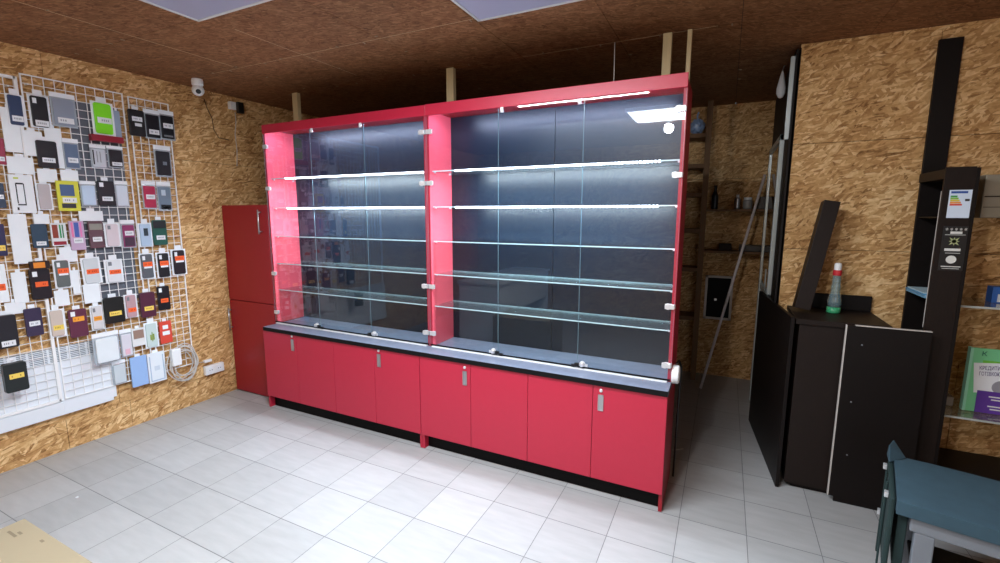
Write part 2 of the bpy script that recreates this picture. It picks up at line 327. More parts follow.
# ================================================================= DISPLAY CASES
SH = [1.795, 1.573, 1.355, 1.14, .93]; GY = .128; BY = .385; ZW = .665
HZ = [.755, 1.065, 1.72, 2.03]
def case(x0, w, label, n):   # two units side by side
    s = n                                                     # n=-1 left, 1 right
    t = thing('display_case', label, 'display case', (x0+w/2, .2, 0), 'red glass display cases')
    x1 = x0+w; th = .018
    # side panels: floor to worktop full depth, set back above it
    for k, xx in enumerate((x0, x1-th)):
        bm = bmesh.new()
        bx(bm, xx, .014, .0, xx+th, BY+.018, .634)
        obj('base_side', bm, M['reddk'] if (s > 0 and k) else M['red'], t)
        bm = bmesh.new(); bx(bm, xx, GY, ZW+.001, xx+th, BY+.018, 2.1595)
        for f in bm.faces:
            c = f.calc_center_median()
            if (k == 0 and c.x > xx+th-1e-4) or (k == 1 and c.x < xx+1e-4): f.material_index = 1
        obj('side_panel', bm, [M['red'], M['redlit']], t)
    box('plinth', x0+th, .055, 0, x1-th, .071, .10, M['black'], t)
    box('base_carcass', x0+th, .02, .10, x1-th, BY+.017, .634, M['reddk'], t)
    box('back_panel', x0+th, BY, ZW+.001, x0+w/2-.0015, BY+.012, 2.1595, M['back'], t)
    box('back_panel', x0+w/2+.0015, BY, ZW+.001, x1-th, BY+.012, 2.1595, M['back'], t)
    box('top_board', x0+.001, GY+.002, 2.160, x1-.001, BY+.018, 2.17, M['reddk'], t)
    dz = .002 if s > 0 else 0
    box('cornice', x0, GY-.0095-dz, 2.127-dz/2, x1, GY+.001, 2.19+dz, M['red'], t, .002)
    # four doors below
    q = w/4
    for k in range(4):
        a, b = x0+k*q+.0012, x0+(k+1)*q-.0012
        if k == 0 and s < 0: a = x0+.012
        d = box('cabinet_door', a, -.001, .102, b, .0135, .631, M['red'], t, .0015)
        if k in (0, 3):
            hx = b-.038 if k == 0 else a+.042
            bm = bmesh.new(); hz = .495 if s > 0 else .51
            for r in ((hx-.015, hz, hx+.015, hz+.006), (hx-.015, hz+.084, hx+.015, hz+.09), (hx-.015, hz, hx-.010, hz+.09), (hx+.010, hz, hx+.015, hz+.09)):
                bx(bm, r[0], -.005, r[1], r[2], -.001, r[3])
            bx(bm, hx-.0105, -.0022, hz+.005, hx+.0105, -.001, hz+.085)
            obj('recessed_handle', bm, M['steel'], d, .0008)
            bm = bmesh.new(); lathe(bm, (hx, 0, hz+.113), [(.009, -.001), (.009, -.006), (.006, -.008)], 16, 'y'); obj('lock', bm, M['chrome'], d)
    # glass doors: hinged left, fixed middle, hinged right
    a = x0+w/3; b = x0+2*w/3
    for k, (u, v) in enumerate(((x0+.004, a-.001), (a+.001, b-.001), (b+.001, x1-.004))):
        g = box('glass_door' if k != 1 else 'fixed_pane', u, GY-.006, .672, v, GY-.001, 2.122, M['glass'], t)
        bm = bmesh.new()
        for xx in ((u, ), (v, ))[:2]: bx(bm, xx[0]-.0005, GY-.0063, .672, xx[0]+.0005, GY-.0045, 2.122)
        obj('pane_edge', bm, M['pedge'], g)
        box('pane_gasket', u+.001, GY-.0085, .6725, v-.001, GY-.0065, .682, M['topedge'], g)
        if k != 1:
            hx, sg = (u, 1) if k == 0 else (v, -1)
            for z in HZ:
                bm = bmesh.new()
                bx(bm, min(hx, hx+sg*.045), GY-.016, z-.013, max(hx, hx+sg*.045), GY-.006, z+.013)
                lathe(bm, (hx+sg*.03, 0, z), [(.016, GY-.017), (.016, GY-.006)], 14, 'y')
                bx(bm, min(hx-sg*.004, hx+sg*.03), GY-.001, z-.012, max(hx-sg*.004, hx+sg*.03), GY+.012, z+.012)
                obj('hinge', bm, M['chrome'], g, .0015)
            lx = a-.03 if k == 0 else b+.03
            bm = bmesh.new(); lathe(bm, (lx, 0, .697), [(.006, GY-.03), (.013, GY-.028), (.013, GY-.012), (.017, GY-.012), (.017, GY-.006)], 16, 'y')
            bx(bm, lx-.03, GY-.012, .683, lx+.03, GY-.009, .700); lk = obj('glass_lock', bm, M['chrome'], g, .001)
            box('lock_body', lx+(.018 if k == 0 else -.043), GY-.026, .684, lx+(.043 if k == 0 else -.018), GY-.0125, .702, M['blackp'], lk, .002)
        else:
            for lx in (a+.024, b-.024):
                bm = bmesh.new(); bx(bm, lx-.009, GY-.012, 2.098, lx+.009, GY-.006, 2.127); lathe(bm, (lx, 0, 2.108), [(.007, GY-.016), (.009, GY-.012)], 12, 'y'); obj('top_clip', bm, M['white'], g, .001)
                bm = bmesh.new(); bx(bm, lx-.011, GY-.014, .672, lx+.011, GY-.006, .69); obj('bottom_clip', bm, M['blackp'], g, .001)
    # glass shelves, two of them with a strip of light dots along the front edge
    for k, z in enumerate(SH):
        y0 = GY+.03
        g = box('glass_shelf', x0+th+.002, y0, z-.003, x1-th-.002, BY-.006, z+.003, M['shelf'], t)
        box('shelf_edge', x0+th+.002, y0-.0008, z-.003, x1-th-.002, y0+.0004, z+.003, M['gedge'], g)
        box('shelf_edge', x0+th+.002, BY-.008, z-.003, x1-th-.002, BY-.006, z+.003, M['gedge'], g)
        bm = bmesh.new()
        for px_ in (x0+th, x1-th-.014):
            for yy in (y0+.02, BY-.03): cyl(bm, (px_, yy, z-.007), (px_+.014, yy, z-.007), .004, n=10)
        obj('shelf_peg', bm, M['chrome'], g)
        if k < 2:
            bx0, bx1 = (x0+.18, x1-th-.004) if s < 0 else (x0+.19, x1-.11)
            box('led_carrier', bx0, y0-.0065, z-.006, bx1, y0-.001, z+.0035, M['ledstrip'], g)
            bm = bmesh.new(); N = 66
            for i in range(N):
                c = bx0+.006+(bx1-bx0-.012)*i/(N-1)
                bx(bm, c-.0040, y0-.0085, z-.0075, c+.0040, y0-.0045, z+.002)
            obj('led_dots', bm, M['led'], g)
    bm = bmesh.new(); bx(bm, x0+.06, GY+.003, 2.150, x1-.06, GY+.013, 2.157)
    obj('top_light_strip', bm, mat('top strip light', (255,255,255), .5, emit=(170,180,255), es=9), t)
    box('door_track', x0+.02, GY-.020, ZW+.0005, x1-.02, GY+.004, ZW+.0062, M['white'], t)
    return t
case(-1.49, 1.488, 'left of the two red and glass display cases, next to the tall red cupboard', -1)
case(0, 1.5, 'right of the two red and glass display cases, beside the open passage', 1)
bm = bmesh.new(); bx(bm, -1.462, -.014, .635, 1.502, BY+.018, ZW)
for f in bm.faces:
    if abs(f.calc_center_median().y+.014) < 1e-4: f.material_index = 1
tag(obj('worktop', bm, [M['top'], M['topedge']], bevel=.002), 'long black and grey worktop running across both red base cabinets', 'worktop')
# lights of the strips: each is a real lamp where its strip hangs
def area(name, loc, rot, sx, sy, power, col, spread=PI):
    l = bpy.data.lights.new(name, 'AREA'); l.shape = 'RECTANGLE'; l.size = sx; l.size_y = sy; l.energy = power; l.color = col; l.spread = spread
    o = bpy.data.objects.new(name, l); C.objects.link(o); o.location = loc; o.rotation_euler = rot; return o
for xc in (-.75, .75):
    for z, pw in ((SH[0], 5.5), (SH[1], 4)):
        area('shelf_strip_light', (xc+(.045 if xc > 0 else .06), GY+.024, z-.010), (.30, 0, 0), 1.25, .008, pw*3.3, (.78, .92, 1))
    area('top_strip_light', (xc, GY+.010, 2.147), (.5, 0, 0), 1.3, .01, 10, (.60, .74, 1))

# tall red cupboard
t = thing('tall_cupboard', 'tall narrow red cupboard left of the display cases against the board wall', 'cupboard', (-1.78, .3, 0))
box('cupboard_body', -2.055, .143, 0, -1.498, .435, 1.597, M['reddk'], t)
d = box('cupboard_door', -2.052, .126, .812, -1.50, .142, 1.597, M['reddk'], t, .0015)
def bar(par, x, z0, z1, y=.126):
    bm = bmesh.new(); cyl(bm, (x, y-.028, z0), (x, y-.028, z1), .006, n=12)
    for z in (z0+.02, z1-.02): cyl(bm, (x, y, z), (x, y-.028, z), .005, n=10)
    obj('bar_handle', bm, M['steel'], par, smooth=True)
bar(d, -1.575, 1.37, 1.56)
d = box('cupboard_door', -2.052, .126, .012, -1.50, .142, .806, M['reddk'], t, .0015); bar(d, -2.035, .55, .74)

# wooden posts behind the cases, up to the ceiling
for px, w, lab in ((-1.492, .055, 'pale wooden post behind the left end of the display cases'), (-.02, .055, 'pale wooden post behind the middle joint of the display cases'),
                   (1.356, .045, 'pale wooden post behind the right display case, the wider of its pair'), (1.467, .022, 'thin pale wooden post at the right end of the display cases')):
    tag(box('wooden_post', px-w/2, .44, 0, px+w/2, .475, ZC-.001, M['wood'], None, .002), lab, 'post', 'wooden posts behind the display cases')
bm = bmesh.new(); tube(bm, [(1.07, .46, ZC-.001), (1.072, .46, 2.3), (1.068, .462, 2.12), (1.07, .463, 1.9)], .003)
tag(obj('hanging_cable', bm, M['cable'], smooth=True), 'thin white cable hanging from the ceiling behind the right display case', 'cable')
# round socket on the right side
t = thing('round_socket', 'white round socket on the right side of the red display case', 'socket', (1.501, .165, .70))
bm = bmesh.new(); lathe(bm, (0, .165, .70), [(.047, 1.5005), (.05, 1.506), (.048, 1.532), (.040, 1.537)], 28, 'x'); obj('rim', bm, M['white'], t, smooth=False)
bm = bmesh.new(); lathe(bm, (0, .165, .70), [(.03, 1.5372), (.027, 1.5385)], 24, 'x'); obj('insert', bm, M['card'], t)
bm = bmesh.new(); tube(bm, [(1.515, .222, .74), (1.525, .25, .75), (1.535, .30, .70), (1.53, .34, .58), (1.525, .37, .40), (1.52, .38, .007)], .006)
tag(obj('power_cable', bm, M['blackp'], smooth=True), 'black cable running down behind the white round socket', 'cable')

# ================================================================= MERCHANDISE WALL
GX = -2.03
def grid(y0, y1, z0, z1, label, frame=False, st=.0505):
    t = thing('wire_grid', label, 'wire grid', (GX, (y0+y1)/2, z0), 'white wire grids on the board wall')
    bm = bmesh.new(); r = .0019; n = round((y1-y0)/st)
    for i in range(n+1):
        y = y0+(y1-y0)*i/n; bx(bm, GX-r, y-r, z0, GX+r, y+r, z1)
    nz_ = round((z1-z0)/st)
    for i in range(nz_+1):
        z = z0+(z1-z0)*i/nz_; bx(bm, GX+r, y0, z-r, GX+3*r, y1, z+r)
    obj('wire_mesh', bm, M['wire'], t)
    bm = bmesh.new(); R = .008 if frame else .0035
    bx(bm, GX-R, y0-R, z0-R, GX+R, y0+R, z1+R); bx(bm, GX-R, y1-R, z0-R, GX+R, y1+R, z1+R)
    bx(bm, GX-R, y0, z0-R, GX+R, y1, z0+R); bx(bm, GX-R, y0, z1-R, GX+R, y1, z1+R)
    obj('rim', bm, M['wire'], t)
    bm = bmesh.new()
    for y in (y0+.03, y1-.03):
        for z in (z0+.05, z1-.05): cyl(bm, (XL+.002, y, z), (GX, y, z), .005, n=8)
    obj('wall_bracket', bm, M['white'], t)
grid(-1.80, -1.045, .352, 2.30, 'white wire grid with a thick frame at the left edge of the photo', True)
grid(-1.020, -.515, .352, 2.33, 'middle white wire grid above the wall heater')
grid(-.480, -.228, .352, 2.32, 'narrow white wire grid nearest the corner, above the coiled cable')
tag(box('grey_wall_panel', XL+.001, -.80, .93, XL+.014, -.535, 2.235, mat('slate panel', (98,104,116), .6), None, .002), 'dark grey flat panel on the wall behind the middle wire grid', 'wall panel')

def item(b, kind, col, label, cat='phone case', st=None, lens=True, x=-2.018, th=.012, grp='phone cases hanging on the wire grids', name=None, inner=None, stz=None, tilt=0, extra=None):
    """one packet or phone case hung on the grid; b is its measured outline in the photograph"""
    x0, y0, x1, y1 = b; cyp = (y0+y1)/2; cxp = (x0+x1)/2
    A, B = on(0, x, x0, cyp), on(0, x, x1, cyp); T, Bt = on(0, x, cxp, y0), on(0, x, cxp, y1)
    w = B.y-A.y; h = T.z-Bt.z; w *= .93; yc = (A.y+B.y)/2; zc = (T.z+Bt.z)/2
    t = thing(name or ('phone_case' if kind in ('case', 'card') else 'packet'), label, cat, (x, yc, zc), grp)
    if tilt: t.rotation_euler = (tilt, 0, 0)
    cm = mat('p%d_%d_%d' % tuple(col), col, .4, noise=.06)
    X = x-.006 if th < .011 else x-.005
    def part(nm, a, c, d, e, x0_, x1_, m_, bev=.001, rc=0):
        bm = bmesh.new(); bx(bm, x0_, yc+a*w/2, zc+c*h/2, x1_, yc+d*w/2, zc+e*h/2)
        if rc:
            es = [ed for ed in bm.edges if abs((ed.verts[0].co-ed.verts[1].co).x) > 1e-5]
            bmesh.ops.bevel(bm, geom=es, offset=rc, segments=4, affect='EDGES', profile=.5)
        return obj(nm, bm, m_, t, bev)
    rc = min(w, h)*.11
    pale = kind in ('card',)
    top = 1.0
    if kind == 'card':
        bm = bmesh.new(); bx(bm, X, yc-w/2, zc-h/2, X+.003, yc+w/2, zc+h/2-.008)
        bx(bm, X, yc-w*.22, zc+h/2-.008, X+.003, yc+w*.22, zc+h/2+.022)
        obj('backing_card', bm, M['card'], t, .001)
        c = part('case_shell', -.80, -.93, .74, .84, X+.0035, X+th, cm, .002, rc); ca = (-.80, -.93, .74, .84)
    elif kind == 'case':
        bm = bmesh.new(); bx(bm, X, yc-w*.2, zc+h/2-.004, X+.002, yc+w*.2, zc+h/2+.024); obj('hang_tab', bm, M['card'], t)
        c = part('case_shell', -1, -1, 1, 1, X, X+th, cm, .002, rc); ca = (-1, -1, 1, 1)
    elif kind == 'pouch':
        part('clear_bag', -1, -1, 1, .86, X, X+.004, M['bagm'], .0008)
        part('header_strip', -1, .80, 1, 1.08, X-.0002, X+.0058, M['card'], .0006)
        c = part('contents', -.85, -.9, .8, .70, X+.0045, X+th, cm, .002, rc*.6); ca = (-.85, -.9, .8, .70)
    else:   # 'pack': plain box or card packet
        c = part('packet_body', -1, -1, 1, 1, X, X+th, cm, .0015, rc*.3); ca = (-1, -1, 1, 1)
        bm = bmesh.new(); bx(bm, X, yc-w*.16, zc+h/2-.002, X+.002, yc+w*.16, zc+h/2+.018); obj('hang_tab', bm, M['card'], t)
    xf = X+th
    if x > -2.0:
        bm = bmesh.new(); tube(bm, [(-2.022, yc, zc+h/2+.012), (x+.02, yc, zc+h/2+.012), (x+.026, yc, zc+h/2+.02)], .002); obj('peg_hook', bm, M['wire'], t)
    if lens and kind in ('card', 'case'):
        yw = ca[2]-ca[0]; zw = ca[3]-ca[1]
        bm = bmesh.new(); bx(bm, xf, yc+(ca[0]+.12*yw)*w/2, zc+(ca[3]-.24*zw)*h/2, xf+.002, yc+(ca[0]+.36*yw)*w/2, zc+(ca[3]-.07*zw)*h/2)
        obj('camera_window', bm, M['card'] if sum(col) < 330 else M['grey'], t, .0008)
    if st:
        sc, z = st
        sm = mat('sticker_'+sc, {'o': (242,98,40), 'y': (240,208,96), 'w': (228,232,238), 'a': (240,160,50)}[sc], .55)
        z = z if stz is None else stz
        part('price_sticker', -.58, z-.17, .68, z+.17, xf+.0001, xf+.0012, sm, 0)
        bm = bmesh.new()
        rr = random.Random(int(x0*7+y0))
        for j in range(5):
            a = -.40+j*.18
            if rr.random() < .85: bx(bm, xf+.0013, yc+a*w/2, zc+(z-.055)*h/2, xf+.0017, yc+(a+.10)*w/2, zc+(z+.06)*h/2)
        if len(bm.verts): obj('price_print', bm, mat('print_'+sc, {'o': (196,60,20), 'y': (170,140,60), 'w': (150,156,168), 'a': (190,110,30)}[sc], .6), t)
        else: bm.free()
        if sc == 'o' and kind != 'case0' and inner: part('code_sticker', -.5, z-.30, .58, z-.15, xf+.0001, xf+.0010, M['card'], 0)
    elif inner: pass
    if extra:
        for (a, c_, d, e, rgb, nm) in extra:
            part(nm, a, c_, d, e, xf+.0001, xf+.0016, mat('q%d_%d_%d' % rgb, rgb, .5), 0)
    return t
M['bagm'] = glassmat('clear bag film', (235,242,248), 1.2, .08, haze=.45, hazecol=(225,235,245))
NV, BK, WH = (38,58,96), (18,22,30), (236,243,250)
G2 = 'blank white packets on the wire grids'
G3 = 'accessory packets on the wire grids'
# blank and pale packets
for kk, (b, lab) in enumerate((((2,108,21,152), 'blank pale packet under the navy case at the top left of the grids'), ((23,131,44,156), 'blank white packet below the black top-row case, left of the next black case'),
               
               ((10,214,30,264), 'large blank white packet under the box printed with a phone outline'), ((33,214,50,224), 'narrow blank white packet edge above the slate blue case'),
               ((12,272,28,303), 'blank white packet left of the black case with the orange and black header'), 
               ((59,247,78,262), 'blank white packet below the packet of brown and green sticks'), ((72,270,80,294), 'slim blank white packet between the grey and the clear case with orange stickers'),
               ((6,157,35,174), 'wide blank white packet directly above the printed phone box'), ((37,169,58,182), 'blank white packet between the glossy black case and the grey beige case'),
           ((60,170,79,181), 'flat blank packet edge above the yellow packet'), 
           ((46,128,63,168), 'tall pale packet right of the glossy black case'),
           ((4,302,27,314), 'low blank packet just above the two dark cases at the left of the sixth row'), ((54,290,70,306), 'blank packet below the grey case with the orange sticker'),
           ((78,211,104,221), 'wide flat blank packet under the pale blue pouch'), ((83,284,101,303), 'blank packet below the frosted clear case'),
           ((-8,264,8,303), 'blank white packet at the left picture edge with an orange sticker'))):
    item(b, 'pack', WH, lab, 'packet', ('o', -.2) if b[0] == -8 else None, x=-2.022+.0011*(kk % 5), th=.006, grp=G2)
# top row
item((6,93,25,126), 'card', NV, 'navy blue phone case on white card at the left end of the top row', st=('w', -.55), lens=False)
item((28,94,51,128), 'card', BK, 'black phone case on white card in the top row, right of the navy one', st=('w', -.72))
item((50,95,77,127), 'pouch', (140,150,168), 'silver grey case in a clear pouch with white header, third in the top row', st=('w', -.6))
item((91,101,115,135), 'card', (132,232,40), 'bright lime green phone case on a white card', st=('w', -.15), lens=False)
item((114,111,121,137), 'pack', (150,166,190), 'slim grey-blue packet just right of the lime green case', 'packet', None, grp=G3, x=-2.022, th=.006)
item((88,136,122,142), 'pack', (140,22,44), 'dark red flat carton lying under the lime green case', 'carton', None, grp=G3, th=.04)
item((128,110,145,136), 'case', (26,28,32), 'rugged black holster case with two white stickers, top right of the grids', st=('w', .3), lens=False, extra=[(-.3,-.25,.55,-.02,(228,232,238),'second_sticker')])
item((144,111,161,139), 'pouch', BK, 'black case in a white-topped pouch, middle of the three black ones at top right', st=('w', -.5))
item((159,112,175,140), 'pouch', BK, 'black case in a white-topped pouch, rightmost of the three black ones at top right', st=('w', 0), extra=[(-.6,-.78,.6,-.66,(120,124,130),'grey_line')])
# second row
item((36,141,58,168), 'case', BK, 'glossy black case with white sticker among blank packets, second row', st=('w', -.42), lens=False)
item((63,140,80,169), 'pouch', (92,112,142), 'blue grey case in clear pouch in the second row beneath the silver pouch', st=('w', -.4))
item((90,146,107,168), 'pouch', (196,202,212), 'clear pouch of white cables with black edge in the second row', 'cable packet', None, grp=G3, extra=[(-.78,-.7,-.62,.6,BK,'black_edge'), (-.3,-.5,-.2,.5,(140,144,150),'cable'), (.1,-.5,.2,.5,(140,144,150),'cable')])
item((107,147,124,168), 'pouch', (24,26,34), 'small black case in clear pouch right of the white cable pouch', st=('w', -.62))
item((154,147,172,177), 'pouch', (30,32,40), 'black folded case in clear pouch with white header, alone under the top right trio', extra=[(-.1,-.2,.35,.02,(120,128,140),'fold')], st=None)
item((-6,138,5,164), 'pack', (150,40,70), 'dark pink packet cut by the left picture edge', 'packet', ('w', -.6), grp=G3)
# third row
item((9,175,35,213), 'pack', (232,238,244), 'white box printed with a black phone outline in the third row', 'boxed phone glass', None, grp=G3,
     extra=[(-.45,.5,.12,.58,BK,'outline'), (-.52,-.5,-.43,.56,BK,'outline'), (.12,-.55,.2,.55,BK,'outline'), (-.5,-.6,.2,-.53,BK,'outline'), (-.6,-.85,-.45,-.7,BK,'small_mark'), (-.6,.78,-.2,.86,(200,215,70),'yellow_strip')])
item((36,182,53,210), 'card', (186,180,184), 'translucent grey beige phone case right of the printed phone box', lens=False)
item((56,181,80,211), 'pack', (214,214,70), 'yellow packet showing a dark phone with a white sticker', 'packet', ('w', -.28), grp=G3, extra=[(-.7,.0,.55,.75,(70,96,140),'picture'), (-.7,-.8,.55,-.5,(50,52,60),'picture')])
item((80,182,97,206), 'pouch', (190,212,236), 'pale blue phone case in a clear pouch, left of the black case with white sticker', lens=False)
item((97,181,115,206), 'case', (26,30,38), 'black case with white sticker in the third row between two pale pouches', st=('w', -.42))
item((115,182,129,207), 'pouch', (206,216,230), 'pale whitish phone case in a clear pouch, right of the black case with white sticker', lens=False)
item((-6,183,5,208), 'case', (52,66,88), 'dark slate case cut by the left picture edge in the third row', st=('w', -.1), lens=False)
item((142,182,157,209), 'pouch', (176,30,72), 'crimson case with white sticker in a clear pouch on the narrow grid', st=('w', -.1))
item((157,183,172,211), 'pouch', (110,130,150), 'blue grey patterned case with black base in a clear pouch on the narrow grid', extra=[(-.7,-.9,.7,-.55,BK,'black_base'), (-.5,-.78,.5,-.68,WH,'white_line'), (-.5,.1,.1,.5,(190,205,220),'pattern')])
# fourth row
item((31,224,48,248), 'case', (44,70,92), 'slate blue phone case with a white sticker, left in the fourth row', st=('w', -.62), lens=False)
item((50,223,67,246), 'pack', (222,226,230), 'packet with brown and green upright sticks in the fourth row', 'packet', None, grp=G3,
     extra=[(-.8,-.3,-.1,.85,(140,58,44),'brown_stick'), (.1,-.3,.3,.85,(30,150,90),'green_stick'), (.45,-.3,.6,.85,(20,120,70),'green_stick'), (-.8,-.9,.8,-.6,(150,30,50),'red_foot')])
item((69,221,85,250), 'pack', (196,170,200), 'packet with pink and blue upright stripes in the fourth row', 'packet', ('w', -.35), grp=G3,
     extra=[(-.35,-.1,.25,.9,(70,100,180),'blue_stripe'), (-.75,-.1,-.5,.9,(226,120,170),'pink_stripe'), (.4,-.1,.65,.9,(230,130,190),'pink_stripe')])
item((88,221,104,248), 'case', (98,70,80), 'brown to burgundy fading case with white sticker in the fourth row', st=('w', -.35), lens=False, extra=[(-.85,.35,.85,.8,(140,140,132),'pale_upper_band')])
item((104,222,121,247), 'card', (216,204,212), 'pale pink white phone case right of the brown fading one')
item((121,221,136,248), 'pouch', (140,44,100), 'magenta and plum case in a clear pouch, fourth row', st=('w', .1), extra=[(-.7,-.85,.7,-.2,(70,44,66),'plum_half')])
item((138,222,153,247), 'card', (176,200,226), 'light blue case with a dark figure print, fourth row on the narrow grid', extra=[(-.3,-.1,.3,.5,(40,54,64),'print')], lens=False)
item((152,220,167,245), 'case', (22,84,72), 'green phone case with black top on the narrow grid', st=('w', -.4), extra=[(-.9,.35,.9,.92,(20,28,34),'black_top')], lens=False)
item((-6,224,6,256), 'case', (42,44,84), 'dark indigo case cut by the left picture edge in the fourth row', st=('y', -.5), lens=False)
# fifth row
t5 = item((29,269,51,299), 'case', (24,20,30), 'large black case with orange sticker under an orange and black header', st=('o', .0), th=.02, extra=None)
item((28,261,50,269), 'pack', (40,26,24), 'orange and black header card above the large black case', 'header card', None, grp=G3, th=.016, extra=[(-.65,-.7,.5,.7,(232,140,44),'orange_field')])
item((53,258,72,288), 'card', (98,106,106), 'grey phone case with orange sticker right of the large black case', st=('o', .15), inner=1)
item((81,256,102,284), 'card', (206,214,220), 'frosted clear phone case with orange sticker, fifth row', st=('o', -.1), lens=False, tilt=.03)
item((104,258,124,283), 'card', (220,224,230), 'white phone case with dark camera window and orange sticker, fifth row', st=('o', -.1))
item((139,252,155,279), 'card', (88,92,100), 'dark grey phone case with orange sticker, left of the trio on the narrow grid', st=('o', .1), inner=1)
item((156,251,171,278), 'card', (22,22,28), 'black phone case with orange sticker, middle of the trio on the narrow grid', st=('o', .1), inner=1)
item((171,248,187,275), 'card', (34,26,34), 'black phone case with orange sticker, rightmost of the trio at the grid edge', st=('o', .25), inner=1)
# sixth row
item((-8,315,17,348), 'case', (26,28,38), 'wide black case with white sticker at the left picture edge, sixth row', st=('w', -.72), lens=False, th=.03)
item((24,308,43,336), 'case', (52,44,74), 'dark violet case with white sticker in the sixth row', st=('w', -.1), lens=False)
item((48,308,66,337), 'card', (204,190,180), 'beige phone case with yellow sticker in the sixth row', st=('y', -.35), lens=False)
item((68,309,88,337), 'case', (96,44,68), 'burgundy phone case with yellow sticker next to the beige one', st=('a', .3))
item((90,304,104,330), 'card', (214,212,216), 'white phone case with dark camera window and yellow sticker, sixth row', st=('a', -.1))
item((103,297,124,323), 'case', (20,26,26), 'broad black case with yellow sticker, sixth row', st=('y', -.25), lens=False, th=.02)
item((124,293,138,318), 'card', (184,150,158), 'mauve pink phone case with orange sticker, sixth row', st=('o', -.35))
item((139,292,155,317), 'case', (80,36,58), 'burgundy phone case with yellow sticker on the narrow grid', st=('y', -.3), lens=False, th=.022)
item((157,286,170,310), 'case', (20,20,28), 'black phone case with orange sticker, lowest black one on the narrow grid', st=('o', -.2))
# seventh row and below
item((92,333,121,363), 'pouch', (224,232,238), 'large white pouch hanging over the right top corner of the heater', 'packet', None, grp=G3, x=-1.965, th=.02)
item((120,330,133,357), 'pouch', (216,214,224), 'clear packet with a faint pink print right of the large white pouch', 'packet', None, grp=G3, extra=[(-.4,-.8,.4,-.4,(226,180,196),'pink_print')])
item((131,328,145,346), 'pack', (222,224,226), 'small taupe and white packet in the seventh row', 'packet', None, grp=G3, extra=[(-.75,-.15,.85,.8,(150,124,112),'taupe_field')])
item((144,321,159,348), 'card', (196,214,214), 'clear case printed with a green plant, seventh row', lens=False, extra=[(-.05,-.5,.05,.2,(120,150,40),'plant_leaf'), (-.3,-.4,-.1,.0,(140,160,50),'plant_leaf'), (.1,-.4,.3,.05,(130,150,50),'plant_leaf')])
item((159,321,172,343), 'pack', (214,76,60), 'red orange packet with two white labels, seventh row', 'packet', None, grp=G3, extra=[(-.5,.3,.4,.65,WH,'white_label'), (-.6,-.25,.6,.1,WH,'white_label')])
item((112,361,127,384), 'pouch', (196,206,214), 'small clear pouch below the large white pouch, at the grid bottom', 'packet', None, grp=G3)
item((130,356,148,386), 'pack', (150,184,232), 'light blue packet at the bottom of the grids', 'packet', None, grp=G3)
item((147,352,166,382), 'pack', (226,234,242), 'white booklet packet right of the light blue one, next to the coiled cable', 'packet', None, grp=G3, extra=[(-.8,-.85,-.7,.8,(170,190,215),'border'), (.7,-.85,.8,.8,(170,190,215),'border'), (-.8,-.9,.8,-.83,(170,190,215),'border'), (-.3,-.2,.3,.1,(200,212,226),'small_print')])
item((1,362,27,391), 'case', (22,32,34), 'thick black case with yellow sticker hanging in front of the heater', st=('y', .1), lens=False, x=-1.93, th=.035)
# long hook carrying it
# ---- heater
HX = -1.985
t = thing('wall_heater', 'white flat electric wall heater under the phone cases', 'heater', (XL, -1.3, .25))
bm = bmesh.new(); bx(bm, XL+.004, -1.85, .248, HX-.0505, -.745, .69)
bmesh.ops.bevel(bm, geom=[e for e in bm.edges if abs((e.verts[0].co-e.verts[1].co).x) > .005], offset=.02, segments=4, affect='EDGES')
obj('heater_body', bm, mat('heater enamel', (226,232,240), .35), t, .003)
bm = bmesh.new()
for i in range(9):
    z = .60+i*.011
    for a in range(11): bx(bm, HX-.0504, -1.83+a*.0955, z, HX-.0499, -1.83+a*.0955+.084, z+.005)
obj('air_grille', bm, mat('grille shadow', (110,122,134), .5), t)
bm = bmesh.new(); bx(bm, HX-.0503, -1.85, .252, HX-.040, -1.03, .338); obj('lower_lip', bm, mat('heater enamel', (226,232,240), .35), t, .003)

# ---- coil of cable, adapter, socket
def coil():
    t = thing('cable_coil', 'loose coil of light grey cable hanging at the bottom corner of the narrow grid', 'cable', (-2.0, -.27, .40))
    c = on(0, -2.0, 183, 363); bm = bmesh.new(); r = random.Random(3); pts = []
    N = 6*28
    for i in range(N):
        a = 2*PI*i/28; k = i/28
        ry = .088+.020*math.sin(k*2.3)+.006*math.sin(a*3+k); rz = .120+.022*math.sin(k*1.7+1)
        pts.append((c.x+.010*math.sin(k*2.1+a*.5)+.004*k, c.y+ry*math.cos(a)+.012*math.sin(k*3), c.z+rz*math.sin(a)+.014*math.cos(k*2)))
    tube(bm, pts, .0042, 6); obj('loops', bm, M['cable'], t, smooth=True)
    p = on(0, -1.98, 176, 357); box('adapter', p.x-.02, p.y-.035, p.z-.065, p.x+.02, p.y+.03, p.z+.065, M['white'], t, .006)
    q = on(0, -2.03, 207, 361); bm = bmesh.new(); tube(bm, [pts[3], (q.x, q.y-.08, q.z+.005), (q.x, q.y-.02, q.z)], .0035); obj('lead', bm, M['cable'], t, smooth=True)
    box('plug', q.x-.012, q.y-.025, q.z-.010, q.x+.012, q.y+.035, q.z+.010, M['white'], t, .003)
coil()
a, b = on(0, XL, 203, 369), on(0, XL, 222, 369)
t = thing('wall_socket', 'white double wall socket low on the board wall beside the red cupboard', 'socket', (XL, (a.y+b.y)/2, .25))
box('socket_plate', XL+.001, a.y, .215, XL+.035, b.y, .29, M['white'], t, .005)
